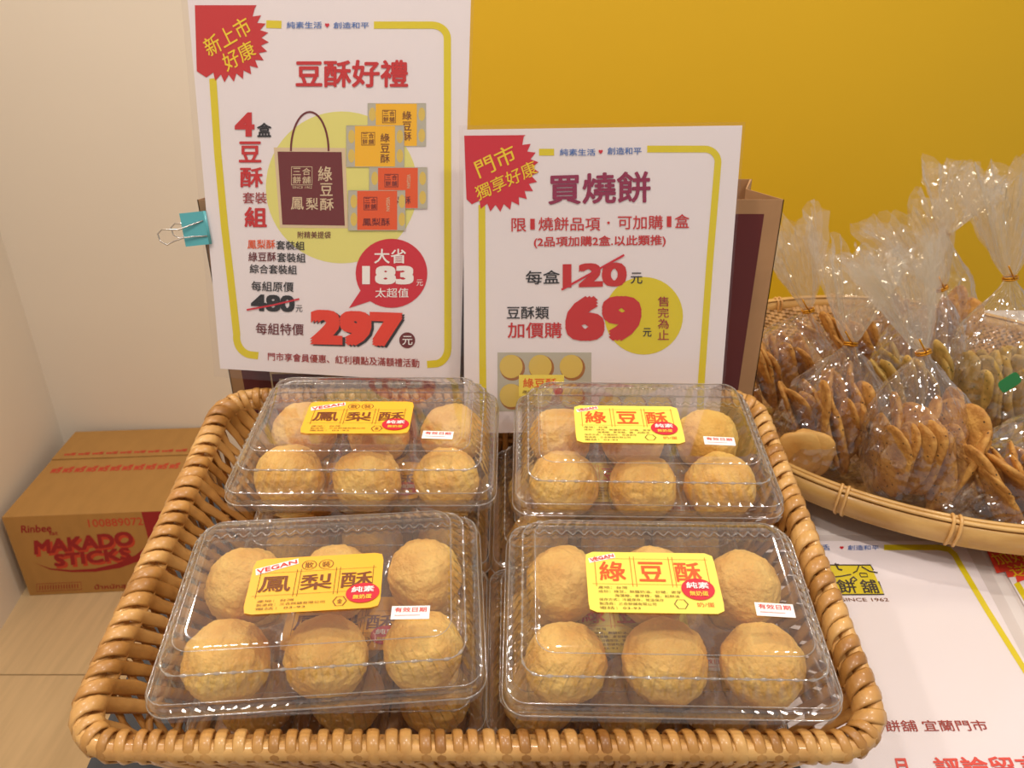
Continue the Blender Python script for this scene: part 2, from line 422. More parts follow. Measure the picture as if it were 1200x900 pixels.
# box labels ---------------------------------------------------------------
LW = .0785; LHS = {'o': .0405, 'y': .0435}
M_lab_o = mat('orange_label_paper', (252, 190, 48), .4, var=.02, scale=30)
M_lab_y = mat('lemon_label_paper', (252, 232, 95), .4, var=.02, scale=30)
I_vo = ink('vegan_red', (225, 55, 40)); I_ol = ink('olive_letters', (120, 80, 20))
I_gold = ink('gold_letters', (255, 215, 70))
def make_label(kind, parent):
    root_m = M_lab_o if kind == 'o' else M_lab_y; LH = LHS[kind]
    b = MB(); o = [rr_point(LW/2, LH/2, .004, i/48)[0] for i in range(48)]
    b.prism([(p.x, p.y, 0) for p in o], Vector((0, 0, .00018)))
    lab = b.build('label_sticker', root_m, parent)
    lab['label'] = 'orange yellow printed label' if kind == 'o' else 'lemon yellow printed label'
    sh = Sheet(lambda x, y: Vector(((x-.5)*LW, (.5-y)*LH, .00015)), Vector((0, 0, 1)), lab)
    if kind == 'o':
        sh.poly('lettering_patch', I_white, [(.02, .19), (.335, .03), (.345, .13), (.035, .31)], 1)
        sh.text('vegan_lettering', I_vo, 'VEGAN', [(.03, .205), (.325, .055), (.335, .125), (.04, .29)], .03, 3)
        for cx, ch in ((.43, '散'), (.56, '裝')):
            sh.line('printed_rules', I_brown, [(cx+.055*math.cos(k*.4488), .17+.085*math.sin(k*.4488)) for k in range(14)], .006, 2, True)
            sh.text('circled_letter#'+ch, I_brown, ch, (cx-.032, .115, cx+.032, .225), .0, 2)
        ly0, ly1 = .28, .69
        for t, x in zip('鳳梨酥', (.075, .385, .69)): sh.text('headline_lettering', I_brown, t, (x, .35, x+.24, .63), .012, 2)
        rows = [('產地：台灣', .09, .765, .27), ('製造商：三合餅舖有限公司', .09, .83, .50), ('電話：03-93', .09, .895, .36)]
        ec = (.865, .74)
        sh.line('printed_rules', I_brown, [(.70+.05*math.cos(k*1.0472), .86+.09*math.sin(k*1.0472)) for k in range(6)], .008, 2, True)
        sh.text('printed_lettering', I_brown, '金', (.68, .82, .72, .90), 0, 2)
        rc = I_brown
    else:
        sh.poly('lettering_patch', I_white, [(.02, .12), (.225, .02), (.235, .10), (.03, .20)], 1)
        sh.text('vegan_lettering', I_vo, 'VEGAN', [(.03, .125), (.215, .035), (.225, .09), (.04, .185)], .03, 3)
        ly0, ly1 = .12, .55
        for t, x in zip('綠豆酥', (.10, .40, .68)): sh.text('headline_lettering', I_orl, t, (x, .17, x+.20, .50), .02, 2)
        rows = [('產地：台灣', .08, .585, .22), ('成份：綠豆、無鹽奶油、砂糖、麥芽', .08, .65, .62), ('海藻糖、麥芽糖、鹽、起酥油', .20, .715, .48),
                ('保存方式：冷藏保存、常溫保存', .08, .78, .48), ('製造商：三合餅舖有限公司', .08, .845, .42), ('電話：03-93', .08, .91, .30)]
        ec = (.83, .62)
        sh.line('printed_rules', I_ol, [(.685+.05*math.cos(k*1.0472), .86+.08*math.sin(k*1.0472)) for k in range(6)], .008, 2, True)
        sh.text('printed_lettering', I_orl, '奶/蛋', (.80, .83, .93, .90), 0, 2)
        rc = I_orl
    for y in (ly0, ly1): sh.line('printed_rules', rc, [(.04, y), (.95, y)], .004, 2)
    for x in (.07, .345, .375, .645, .675, .93): sh.line('printed_rules', rc, [(x, ly0-.04), (x, ly1+.04)], .004, 2)
    sh.disc('red_seal', I_crim, ec[0], ec[1], .125, .175, 4)
    sh.text('seal_lettering', I_white, '純素', (ec[0]-.085, ec[1]-.11, ec[0]+.085, ec[1]-.005), .03, 6)
    sh.text('seal_subtitle', I_gold, '無奶蛋', (ec[0]-.07, ec[1]+.035, ec[0]+.07, ec[1]+.115), .03, 6)
    for t, x, y, ww in rows: sh.text('fine_print', I_ol, t, (x, y, x+ww, y+.045), .0, 2)
    sh.done(); return lab
def make_price(parent):
    b = MB(); b.box((-.0110, -.0045, 0), (.0110, .0045, .00018)); o = b.build('date_sticker', I_white, parent)
    sh = Sheet(lambda x, y: Vector(((x-.5)*.0220, (.5-y)*.0090, .00015)), Vector((0, 0, 1)), o)
    sh.text('date_lettering', I_vo, '有效日期', (.08, .12, .92, .48), .01, 1)
    sh.line('date_rule', I_vo, [(.1, .72), (.75, .72)], .03, 1)
    sh.done(); return o
PROTO = {}
def copy_tree(o, parent, mtx=None):
    c = o.copy(); COL.objects.link(c); c.parent = parent
    if mtx is not None: c.matrix_local = mtx
    for ch in o.children: copy_tree(ch, c)
    return c

BOXES = [  # x, y in the basket frame, height, yaw, kind, where
    (-.095, -.077, .0702, 4, 'o', 'front left', 0, (370, 683, 0), (481, 718)),
    (.112, -.081, .0702, -1, 'y', 'front right', 0, (765, 682, 0), (908, 715)),
    (-.088, .0640, .0745, 0, 'o', 'rear left', 0, (420, 489, 0), (513, 510)),
    (.118, .0620, .0702, -1, 'y', 'rear right', 0, (736, 497, 0), (843, 517)),
    (-.092, -.066, .0045, 1, 'o', 'front left', 1, None, None),
    (.098, -.066, .0045, 0, 'y', 'front right', 1, None, None),
    (-.092, .064, .0060, 0, 'o', 'rear left', 1, None, None),
    (.100, .064, .0045, 0, 'y', 'rear right', 1, None, None)]
kindname = {'o': ('orange-yellow', '鳳梨酥'), 'y': ('lemon-yellow', '綠豆酥')}
for bi, (x, y, z, yaw, kind, where, low, lab, prc) in enumerate(BOXES):
    M = BM @ Matrix.Translation((x, y, z)) @ Matrix.Rotation(R(yaw), 4, 'Z') @ Matrix.Rotation(R((-1.5, 0, -6, -3)[bi] if bi < 4 else 0), 4, 'X')
    e = empty('pastry_box'); e.matrix_world = M
    if low: lb = 'lower clear six-hole pastry box stacked under the %s top box' % where
    else: lb = 'top clear pastry box with %s label, %s in the wicker basket' % (kindname[kind][0], where)
    tag(e, lb, 'pastry box', 'clear clamshell boxes of round pastries')
    link('tray', TRAY, e); lo_ = link('lid', LID, e); link('flange_edge_glint', EDGE, lo_); link('lid_crease_glint', CREASE_GLINT, lo_); link('bead_row_glint', BEADS, lo_)
    Pl = M @ Vector((0, 0, .0642)); nl = (M.to_3x3() @ Vector((0, 0, 1)))
    if lab:
        q = M.inverted() @ hit(lab[0], lab[1], Pl, nl); a = lab[2]
        q2 = M.inverted() @ hit(prc[0], prc[1], Pl, nl)
    else: q = Vector((0, .0, 0)); a = 0; q2 = Vector((.05, -.03, 0))
    q2.x = min(q2.x, .062); q2.y = max(q2.y, -.042)
    zt = .0643
    for nm, fn, qq, an in ((kind, make_label, q, a), ('price', make_price, q2, -3)):
        mm = Matrix.Translation((qq.x, qq.y, zt)) @ Matrix.Rotation(R(an), 4, 'Z')
        if nm not in PROTO:
            PROTO[nm] = fn(kind, e) if nm != 'price' else fn(e); PROTO[nm].matrix_local = mm
        else: copy_tree(PROTO[nm], e, mm)
    if low and bi > 5: pass
    for r_, cy in enumerate(CY):
        for c_i, cx in enumerate(CX):
            rnd = random.Random(bi*10+r_*3+c_i)
            o = link('round_pastry', BALLS[rnd.randrange(6)])
            sc = rnd.uniform(.96, 1.04) if kind == 'o' else rnd.uniform(.99, 1.05)
            o.matrix_world = M @ Matrix.Translation((cx*(1.0)+rnd.uniform(-.001, .001), cy+rnd.uniform(-.001, .001), .0020+.0195*sc)) @ Matrix.Rotation(rnd.uniform(0, 6.3), 4, 'Z') @ Matrix.Scale(sc, 4)
            ww = ('lower %s box' if low else 'top %s box') % where
            tag(o, 'golden round pastry in the %s, %s of its %s row' % (ww, ('left one', 'middle one', 'right one')[c_i], ('front', 'back')[r_]),
                'pastry', 'round golden pastries in the clear boxes')

# ------------------------------------------------------------------ posters
def starburst(sh, m, pts, lvl=2):
    sh.poly('red_starburst', m, pts, lvl)
def zig(cx, cy, r0, r1, a0, a1, n):
    out = []
    for i in range(n*2+1):
        a = R(a0 + (a1-a0)*i/(2*n)); r = r0 if i % 2 else r1
        out.append((cx+r*math.cos(a), cy+r*math.sin(a)))
    return out
def arc(cx, cy, r, a0, a1, n=8, ry=None):
    return [(cx+r*math.cos(R(a0+(a1-a0)*i/n)), cy+(ry or r)*math.sin(R(a0+(a1-a0)*i/n))) for i in range(n+1)]
def poster_obj(label, quad, film, P0, n, category='poster', name='laminated_poster', th=.0003):
    n = Vector(n).normalized()
    c = hit(sum(p[0] for p in quad)/4, sum(p[1] for p in quad)/4, P0, n)
    e = empty(name, c); tag(e, label, category)
    fn = lambda x, y: hit(x, y, P0, n) - c
    b = MB(); b.prism([fn(*p) for p in quad], -n*th); b.build('paper_sheet', M_paper, e)
    b = MB(); b.prism([fn(*p) + n*.0013 for p in film], n*.0002); b.build('laminate_film', M_film, e)
    return e, Sheet(fn, n, e)

# --- tall poster (left)
P1 = Vector((0, .599, .944)); n1 = Vector((0, -.293, .067)).normalized()
e, sh = poster_obj('large laminated white poster clipped to the left paper bag, price 297', [(219, -8), (552, -8), (539, 449), (258, 432)],
                   [(212, -12), (556, -12), (541, 462), (252, 441)], P1, n1)
s1 = lambda x, y: (220+x*.28333, y*.28333)
s2 = lambda x, y: (220+x*.28333, 225+y*.28333)
def Q(fz, x0, y0, x1, y1): return [fz(x0, y0), fz(x1, y0), fz(x1, y1), fz(x0, y1)]
sh.line('yellow_border', I_yel, [s1(325, 100), s1(388, 102)], 9, 1)
sh.line('yellow_border', I_yel, [s1(770, 104)] + [s1(*p) for p in arc(1010, 160, 64, -90, 0, 8, 56)] + [s2(1076, 600)] + [s2(*p) for p in arc(1020, 645, 56, 0, 80, 8, 66)] + [s2(990, 713)], 8.5, 1)
sh.line('yellow_border', I_yel, [s1(104, 325), s1(125, 640), s1(152, 930), s2(180, 380), s2(203, 590)] + [s2(*p) for p in arc(268, 598, 66, 180, 100, 7, 76)] + [s2(292, 677)], 8.5, 1)
starburst(sh, I_red, [s1(30, 22), s1(285, 22)] + [s1(*p) for p in zig(160, 165, 145, 176, -48, 118, 13)] + [s1(38, 295), s1(30, 22)])
sh.text('starburst_lettering', I_sticky, '新上市', [s1(58, 168), s1(235, 62), s1(272, 135), s1(92, 240)], .008, 4)
sh.text('starburst_lettering', I_sticky, '好康', [s1(135, 228), s1(258, 162), s1(288, 228), s1(165, 300)], .008, 4)
sh.text('slogan_lettering', I_blue, '純素生活', Q(s1, 410, 90, 555, 118), .01); sh.text('heart_mark', I_crim, '♥', Q(s1, 568, 97, 586, 114))
sh.text('slogan_lettering', I_blue, '創造和平', Q(s1, 603, 92, 750, 118), .01)
sh.text('headline_lettering', I_red, '豆酥好禮', Q(s1, 447, 248, 912, 362), .035)
sh.text('headline_lettering', I_red, '4', Q(s1, 195, 465, 277, 565), .05); sh.text('black_lettering', I_black, '盒', Q(s1, 287, 508, 347, 567), .035)
sh.text('headline_lettering', I_red, '豆', Q(s1, 212, 585, 305, 672), .03); sh.text('headline_lettering', I_red, '酥', Q(s1, 217, 692, 312, 775), .03)
sh.text('headline_lettering', I_dred, '套裝', Q(s1, 228, 795, 328, 842), .005); sh.text('headline_lettering', I_red, '組', Q(s2, 235, 62, 328, 145), .04)
sh.disc('pale_circle', I_pale, *s1(637, 775), 89, 89, 0, 56)
sh.poly('bag_picture', I_beige, [s1(356, 610), s1(652, 612), s2(664, 150), s2(382, 148)], 1)
sh.poly('bag_picture', I_mar, [s1(372, 627), s1(637, 629), s2(650, 139), s2(392, 135)], 2)
sh.line('bag_picture', I_mar, [s1(*p) for p in arc(505, 625, 78, 180, 360, 20, 162)], 2.3, 2)
def seal(x0, y0, x1, y1, fz, m, lvl=4):
    sh.line('printed_seal', m, Q(fz, x0, y0, x1, y1), .9, lvl, True)
    w_, h_ = x1-x0, y1-y0
    for ch, a, b_ in (('三', 0, 0), ('合', 1, 0), ('餅', 0, 1), ('舖', 1, 1)):
        sh.text('printed_seal', m, ch, Q(fz, x0+w_*(.06+.47*a), y0+h_*(.06+.47*b_), x0+w_*(.46+.47*a), y0+h_*(.46+.47*b_)), .01, lvl)
seal(430, 690, 515, 765, s1, I_beige)
sh.text('printed_seal', I_beige, 'SINCE 1962', Q(s1, 434, 770, 515, 780), 0, 4)
for ch, q in (('綠', (540, 688, 598, 750)), ('豆', (548, 758, 600, 810)), ('酥', (548, 820, 605, 870)), ('鳳', (428, 815, 480, 867)), ('梨', (490, 818, 540, 868))):
    sh.text('bag_lettering', I_beige, ch, Q(s1, *q), .012, 4)
for (x0, y0, x1, y1, a, c_, m, dk, tx) in ((745, 428, 985, 605, 778, 948, I_oy, I_brown, '綠豆酥'), (657, 520, 895, 690, 692, 858, I_oy, I_brown, '綠豆酥'), (752, 693, 990, 862, 788, 952, I_org, I_mar, '鳳梨酥'), (665, 788, 900, 952, 702, 867, I_org, I_mar, '鳳梨酥')):
    L = {745: 1, 657: 4, 752: 5, 665: 7}[x0]
    sh.poly('box_picture', I_grey, Q(s1, x0, y0, x1, y1), L)
    for cy in (y0+45, y1-45):
        for cx in (a-14, c_+20): sh.disc('box_picture', I_ball, *s1(cx, cy), 4, 8, L+.4, 14)
    sh.poly('box_picture', m, Q(s1, a, y0, c_, y1), L+.9)
    sh.line('box_picture', I_grey, Q(s1, x0, y0, x1, y1), .8, L+1, True)
    seal(a+28, y0+28, a+82, y0+80, s1, dk, L+2)
    if m is I_oy:
        for k, ch in enumerate(tx): sh.text('picture_lettering', dk, ch, Q(s1, c_-60, y0+32+k*43, c_-22, y0+68+k*43), .01, L+2)
    else:
        sh.text('picture_lettering', dk, tx, Q(s1, a+22, y1-50, a+135, y1-18), .01, L+2)
        sh.text('picture_lettering', I_beige, 'VEGAN', [s1(c_-30, y0+28), s1(c_-30, y0+85), s1(c_-45, y0+85), s1(c_-45, y0+28)], .01, L+2)
sh.text('black_lettering', I_mar, '附精美提袋', Q(s2, 455, 163, 592, 192), .005)
sh.text('coloured_lettering', I_org, '鳳梨酥', Q(s2, 248, 197, 362, 235), .012); sh.text('black_lettering', I_black, '套裝組', [s2(366, 200), s2(484, 205), s2(484, 241), s2(366, 238)], .012)
sh.text('coloured_lettering', I_mar, '綠豆酥', Q(s2, 252, 248, 366, 287), .012); sh.text('black_lettering', I_black, '套裝組', [s2(370, 250), s2(488, 254), s2(488, 292), s2(370, 290)], .012)
sh.text('black_lettering', I_black, '綜合套裝組', [s2(257, 298), s2(452, 303), s2(452, 341), s2(257, 336)], .012)
sh.text('black_lettering', I_black, '每組原價', [s2(264, 368), s2(438, 372), s2(438, 413), s2(264, 409)], .01)
sh.text('black_lettering', I_black, '480', [s2(262, 422), s2(443, 428), s2(443, 497), s2(262, 492)], .055)
sh.line('strike_line', I_crim, [s2(245, 487), s2(350, 468), s2(462, 442)], 2, 5); sh.text('black_lettering', I_black, '元', Q(s2, 447, 468, 475, 496))
sh.text('coloured_lettering', I_mar, '每組特價', [s2(282, 540), s2(480, 545), s2(480, 593), s2(282, 588)], .01)
sh.text('price_shadow', I_black, '297', [s2(518, 491), s2(898, 505), s2(898, 646), s2(518, 636)], .085, 3)
sh.text('price_lettering', I_ro, '297', [s2(507, 485), s2(890, 498), s2(888, 640), s2(507, 630)], .085, 5)
sh.disc('red_balloon', I_mar, *s2(908, 613), 9.3, 9.3, 2); sh.text('balloon_lettering', I_white, '元', Q(s2, 888, 595, 930, 632), .01, 4)
sh.disc('red_balloon', I_crim, *s2(843, 336), 42, 40.5, 2); sh.poly('red_balloon', I_crim, [s2(720, 400), s2(667, 480), s2(775, 445)], 2.2)
sh.text('balloon_lettering', I_white, '大省', Q(s2, 772, 235, 903, 295), .015, 4); sh.text('balloon_lettering', I_white, '183', Q(s2, 722, 305, 935, 382), .07, 4)
sh.text('balloon_lettering', I_white, '元', Q(s2, 946, 362, 973, 388), 0, 4); sh.text('balloon_lettering', I_white, '太超值', Q(s2, 776, 397, 914, 436), .008, 4)
sh.text('coloured_lettering', I_dred, '門市享會員優惠、紅利積點及滿額禮活動', [s2(332, 663), s2(958, 690), s2(958, 726), s2(332, 696)], .012)
sh.done()

# --- smaller poster (right)
n2 = Vector((0, -.25, .044)).normalized(); P2 = Vector((0, .5745, .90))
e, sh = poster_obj('shorter laminated white poster with big red 69, standing in basket back', [(543, 152), (870, 147), (842, 503), (544, 508)],
                   [(538, 147), (873, 143), (844, 506), (540, 511)], P2, n2)
s3 = lambda x, y: (530+x/3, 140+y/3)
s4 = lambda x, y: (530+x/3, 400+y/3)
sh.line('yellow_border', I_yel, [s3(305, 115), s3(358, 115)], 8, 1)
sh.line('yellow_border', I_yel, [s3(104, 300), s3(106, 780), (566.5, 500)], 8, 1)
sh.line('yellow_border', I_yel, [s3(685, 104)] + [s3(*p) for p in arc(888, 150, 46, -90, 0, 8, 46)] + [s3(905, 500), s4(876, 130), (820, 498)], 8, 1)
starburst(sh, I_crim, [s3(42, 57), s3(258, 55)] + [s3(*p) for p in zig(155, 175, 125, 150, -50, 125, 13)] + [s3(50, 280)])
sh.text('starburst_lettering', I_sticky, '門市', [s3(73, 148), s3(207, 82), s3(230, 145), s3(97, 208)], .008, 4)
sh.text('starburst_lettering', I_sticky, '獨享好康', [s3(76, 238), s3(284, 140), s3(302, 190), s3(92, 288)], .006, 4)
sh.text('slogan_lettering', I_blue, '純素生活', Q(s3, 378, 103, 503, 127), .01); sh.text('heart_mark', I_crim, '♥', Q(s3, 514, 107, 529, 121))
sh.text('slogan_lettering', I_blue, '創造和平', Q(s3, 545, 98, 665, 123), .01)
sh.text('headline_lettering', I_mag, '買燒餅', [s3(337, 192), s3(697, 180), s3(697, 292), s3(337, 300)], .03)
for tx, q, bo in (('限', (208, 347, 260, 394), .01), ('1', (274, 349, 290, 387), .012), ('燒餅品項', (303, 343, 520, 391), .01), ('可加購', (582, 337, 740, 386), .01), ('1', (754, 340, 770, 378), .012), ('盒', (782, 333, 833, 381), .01)):
    sh.text('red_lettering', I_red, tx, Q(s3, *q), bo)
sh.disc('red_lettering', I_red, *s3(549, 363), 1.6, 1.6, 3, 10)
sh.text('red_lettering', I_red, '(2品項加購2盒.以此類推)', [s3(287, 412), s3(750, 405), s3(750, 447), s3(287, 453)], .022)
sh.text('black_lettering', I_black, '每盒', [s3(258, 532), s3(378, 529), s3(378, 577), s3(258, 580)], .01)
sh.text('price_lettering', I_red, '120', [s3(388, 508), s3(613, 501), s3(613, 586), s3(388, 592)], .06)
sh.line('strike_line', I_crim, [s3(384, 598), s3(604, 476)], 2.4, 5); sh.text('black_lettering', I_black, '元', Q(s3, 627, 538, 668, 577), .01)
sh.text('black_lettering', I_black, '豆酥類', Q(s3, 192, 657, 340, 701), .01); sh.text('red_lettering', I_red, '加價購', Q(s3, 195, 713, 385, 768), .015)
sh.disc('yellow_circle', I_yel, *s3(673, 690), 46, 45.5, 1)
sh.text('price_lettering', I_red, '69', Q(s3, 397, 620, 665, 778), .075, 4); sh.text('black_lettering', I_black, '元', Q(s3, 670, 733, 700, 763), .01, 4)
for k, ch in enumerate('售完為止'): sh.text('red_lettering', I_dred, ch, Q(s3, 722, 622+39*k, 761, 657+39*k), .006, 4)
def boxpic(x0, y0, x1, y1, full):
    sh.rect('box_picture', I_grey, x0, y0, x1, y1, 1)
    w_ = x1-x0
    for cx in (.15, .46, .79):
        for cy in ((y0+17, y0+51) if full else (y0+14,)):
            sh.disc('box_picture', I_ballb, x0+w_*cx+1, cy+1, 14.8, 15, 2, 20); sh.disc('box_picture', I_ball, x0+w_*cx-.6, cy-.8, 13.6, 13.8, 3, 20)
boxpic(583, 413, 693, 482, True)
sh.rect('box_picture', M_lab_y, 608, 439, 661, 464, 4)
sh.text('picture_lettering', I_orl, '綠豆酥', (613, 443, 652, 454), .015, 5); sh.disc('picture_lettering', I_crim, 654, 457, 6, 6, 5, 20)
sh.text('picture_lettering', I_ol, '產地：台灣', (612, 457, 644, 461), 0, 5)
boxpic(702, 463, 792, 498, False)
sh.done()

# --- paper on the table
nz = Vector((0, 0, 1)); PT = Vector((0, 0, TZ+.0012))
def TH(px, py): return hit(px, py, PT, nz)
e, sh = poster_obj('laminated white notice lying on table right of the basket', [(845, 634), (1128, 634), (1280, 925), (870, 925)],
                   [(840, 628), (1140, 629), (1293, 932), (868, 932)], PT, nz, th=.0004, category='notice', name='laminated_notice')
s7 = lambda x, y: (900+x/3, 600+y/3)
sh.line('yellow_border', I_yel, [s7(408, 125), s7(600, 125)] + [s7(*p) for p in ((636, 132), (657, 152), (672, 180), (770, 345), (900, 552), (1000, 715))], 6.5, 1)
sh.text('slogan_lettering', I_blue, '純素生活', [(925, 638.5), (971, 638.5), (973, 645), (927, 645)], .005); sh.text('heart_mark', I_crim, '♥', Q(s7, 252, 122, 266, 132))
sh.text('slogan_lettering', I_blue, '創造和平', Q(s7, 280, 118, 390, 135), .005)
s9 = lambda x, y: (940+x*.1, 630+y*.1)
sh.poly('shop_emblem', I_yel, [s9(295, 325), s9(800, 325), s9(960, 670), s9(440, 672)], 1)
sh.line('shop_emblem', I_black, [s9(345, 465), s9(298, 325), s9(800, 325), s9(835, 385)], 1.5, 2)
sh.line('shop_emblem', I_black, [s9(405, 580), s9(445, 672), s9(962, 668), s9(895, 515)], 1.5, 2)
for pts, wd in (([(385, 305), (425, 375), (470, 385)], 2.0), ([(400, 322), (430, 325)], 2.2), ([(335, 470), (450, 458), (575, 435)], 1.5), ([(665, 330), (640, 395), (595, 420)], 1.5),
                ([(695, 345), (790, 400), (885, 415)], 1.5), ([(670, 430), (690, 465), (770, 462), (755, 425), (670, 420)], 1.2), ([(560, 500), (600, 465), (640, 500), (600, 520)], 2.0)):
    sh.line('shop_emblem', I_black, [s9(*p) for p in pts], wd, 3)
sh.text('shop_emblem', I_black, '餅', [s9(380, 495), s9(600, 495), s9(660, 655), s9(450, 655)], .02, 3)
sh.text('shop_emblem', I_black, '舖', [s9(660, 495), s9(850, 495), s9(915, 655), s9(715, 655)], .02, 3)
sh.text('fine_lettering', I_brown, 'SINCE 1962', [s9(450, 712), s9(1000, 712), s9(1020, 750), s9(470, 750)], .0, 3)
sh.text('address_lettering', I_dred, '三合餅舖 宜蘭門市', [s7(290, 733), s7(760, 733), s7(778, 770), s7(302, 775)], .006)
sh.text('bottom_lettering', I_hot, '且', [(1045, 889), (1064, 889), (1071, 912), (1050, 912)], .03); sh.text('bottom_lettering', I_hot, '評論留言', [(1091, 888), (1215, 886), (1232, 911), (1101, 912)], .03)
sh.done()
e, sh = poster_obj('second laminated notice with red starburst, partly under the bamboo tray', [(1158, 634), (1330, 634), (1420, 800), (1240, 780)],
                   [(1150, 630), (1336, 630), (1426, 806), (1234, 786)], PT, nz, th=.0004, category='notice', name='laminated_notice')
sh.poly('red_starburst', I_hot, [(1151, 634), (1300, 634)] + [(1300, 650), (1225, 690), (1212, 686), (1205, 690), (1200, 680), (1192, 683), (1190, 676), (1181, 677), (1178, 670), (1168, 672)], 2)
sh.text('starburst_lettering', I_sticky, '加好友', [(1158, 650), (1215, 641), (1226, 654), (1170, 663)], .0, 4); sh.text('starburst_lettering', I_sticky, '送', [(1178, 664), (1200, 660), (1212, 674), (1188, 677)], .0, 4)
sh.line('yellow_border', I_yel, [(1191, 683), (1215, 722), (1250, 775)], 7, 1)
sh.done()

# ------------------------------------------------------------------ paper carrier bags behind the posters
M_kraft = mat('kraft_paper', (178, 135, 92), .8, var=.10, scale=30, bump=.1, bscale=60)
M_maroon = mat('maroon_print', (96, 26, 24), .55, var=.06, scale=12)
def carrier(x0, x1, y0, y1, z1, label, side):
    e = empty('paper_carrier_bag', ((x0+x1)/2, (y0+y1)/2, TZ)); tag(e, label, 'paper bag', 'kraft carrier bags behind the posters')
    ox, oy = (x0+x1)/2, (y0+y1)/2; h = z1-TZ; t = .0008
    X0, X1, Y0, Y1 = x0-ox, x1-ox, y0-oy, y1-oy
    b = MB(); b.box((X0, Y0, 0.001), (X1, Y0+t, h)); b.build('front_panel', M_kraft, e)
    b = MB(); b.box((X0+.004, Y1-t, 0.001), (X1-.004, Y1, h)); b.build('back_panel', M_kraft, e)
    for sx, X in ((1, X1), (-1, X0)):
        b = MB(); m = X-sx*.020
        b.prism([(X, Y0, .06), (X-sx*t, Y0, .06), (m-sx*t, 0, .06), (X-sx*.006, Y1, .06), (X-sx*.004, Y1, .06), (m, 0, .06)], Vector((0, 0, h-.06)))
        b.build('side_gusset', M_kraft, e)
        b = MB(); b.box((min(X, X-sx*t), Y0, .001), (max(X, X-sx*t), Y1, .06)); b.build('side_base', M_kraft, e)
    b = MB(); b.box((X0, Y0, 0.0), (X1, Y1, .001)); b.build('bag_bottom', M_kraft, e)
    b = MB(); b.box((X0+.012, Y0-.0003, .012), (X1-.015, Y0, h-.012)); b.build('maroon_panel', M_maroon, e)
    shb = Sheet(lambda x, y: Vector((X0+x*(X1-X0), Y0-.0003, h*(1-y))), Vector((0, -1, 0)), e)
    shb.line('printed_seal', I_beige, [(.16, .52), (.50, .52), (.50, .80), (.16, .80)], .010, 1, True)
    for ch, a, c in (('三', 0, 0), ('合', 1, 0), ('餅', 0, 1), ('舖', 1, 1)): shb.text('printed_seal', I_beige, ch, (.18+.16*a, .54+.13*c, .32+.16*a, .65+.13*c), .01, 2)
    for k, ch in enumerate('綠豆酥'): shb.text('bag_lettering', I_beige, ch, (.60, .46+.14*k, .80, .58+.14*k), .02, 2)
    shb.done()
    # twisted paper handles folded down inside the bag mouth
    for yy in (Y0+.006, Y1-.006):
        b = MB(); b.tube([(-.045+.09*i/12, yy, h-.03-.055*math.sin(math.pi*i/12)) for i in range(13)], .002, 6); b.build('handle', M_maroon, e, True)
carrier(-.262, -.020, .640, .722, 1.088, 'left kraft paper carrier bag with maroon panel behind the large poster', 0)
carrier(-.016, .2265, .640, .722, 1.088, 'right kraft paper carrier bag with maroon panel, its corner beyond the shorter poster', 1)

# ------------------------------------------------------------------ binder clip
M_teal = mat('teal_enamel', (88, 172, 178), .3, coat=.4); M_steel = mat('clip_wire', (200, 195, 190), .22, metal=1.0)
cl = empty('binder_clip', hit(231, 268, P1, n1) + Vector((0, 0, 0))); cl.rotation_euler = (math.atan2(.067, .293)*-1, R(-6), 0)
tag(cl, 'teal binder clip with wire handles gripping left edge of large poster', 'binder clip')
hz = .0135
b = MB()
for sg, (ya, yb) in ((1, (-.0035, -.0015)), (-1, (.0190, .0125))):
    b.prism([(-.0105, ya if sg > 0 else ya, -hz), (.0095, yb, -hz), (.0098, yb-.0008, -hz), (-.0105, ya-.0009, -hz)], Vector((0, 0, 2*hz)))
b.prism([(-.0105, -.0044, -hz), (-.0105, .0190, -hz), (-.0098, .0190, -hz), (-.0098, -.0044, -hz)], Vector((0, 0, 2*hz)))
b.build('clip_body', M_teal, cl)
b = MB(); b.tube([(.0095, -.0016, -hz), (.0095, -.0016, hz)], .0012, 8); b.build('jaw_roll', M_teal, cl, True)
b = MB(); b.tube([(.0095, .0125, -hz), (.0095, .0125, hz)], .0012, 8); b.build('jaw_roll', M_teal, cl, True)
for yy, dx, dz in ((-.0040, 0, 0), (.0195, .001, .004)):
    pts = [(.0075, yy+.0012, .0060), (-.002, yy-.001, .0035), (-.012, yy-.003, .0008), (-.020, yy-.004, .0015), (-.026, yy-.004, .0022), (-.0300, yy-.004, -.0010), (-.0290, yy-.004, -.0070), (-.0240, yy-.004, -.0105), (-.018, yy-.0035, -.0080), (-.010, yy-.0025, -.0062), (-.002, yy-.001, -.0060), (.0085, yy+.0012, -.0066)]
    b = MB(); b.tube([(p[0]+dx, p[1], p[2]+dz) for p in pts], .0006, 8); b.build('wire_handle', M_steel, cl, True)

# ------------------------------------------------------------------ cardboard box on the floor
M_card = mat('corrugated_cardboard', (178, 132, 68), .85, var=.07, scale=14, bump=.08, bscale=60, stretch=(3, 1, 1))
I_cr = ink('carton_red', (150, 28, 30), .7); I_cor = ink('carton_orange_red', (196, 66, 40), .7)
e = empty('cardboard_carton', (-.953, 1.57, 0)); e.rotation_euler = (0, 0, R(4)); tag(e, 'brown cardboard carton printed in red on the floor in the corner', 'carton')
CW, CD, CH = .178, .185, .222
b = MB()
b.box((-CW, -CD, .001), (CW, -CD+.004, CH-.003)); b.box((-CW, CD-.004, .001), (CW, CD, CH-.003)); b.box((-CW, -CD+.004, .001), (-CW+.004, CD-.004, CH-.003)); b.box((CW-.004, -CD+.004, .001), (CW, CD-.004, CH-.003)); b.box((-CW+.004, -CD+.004, .001), (CW-.004, CD-.004, .005))
b.build('carton_body', M_card, e)
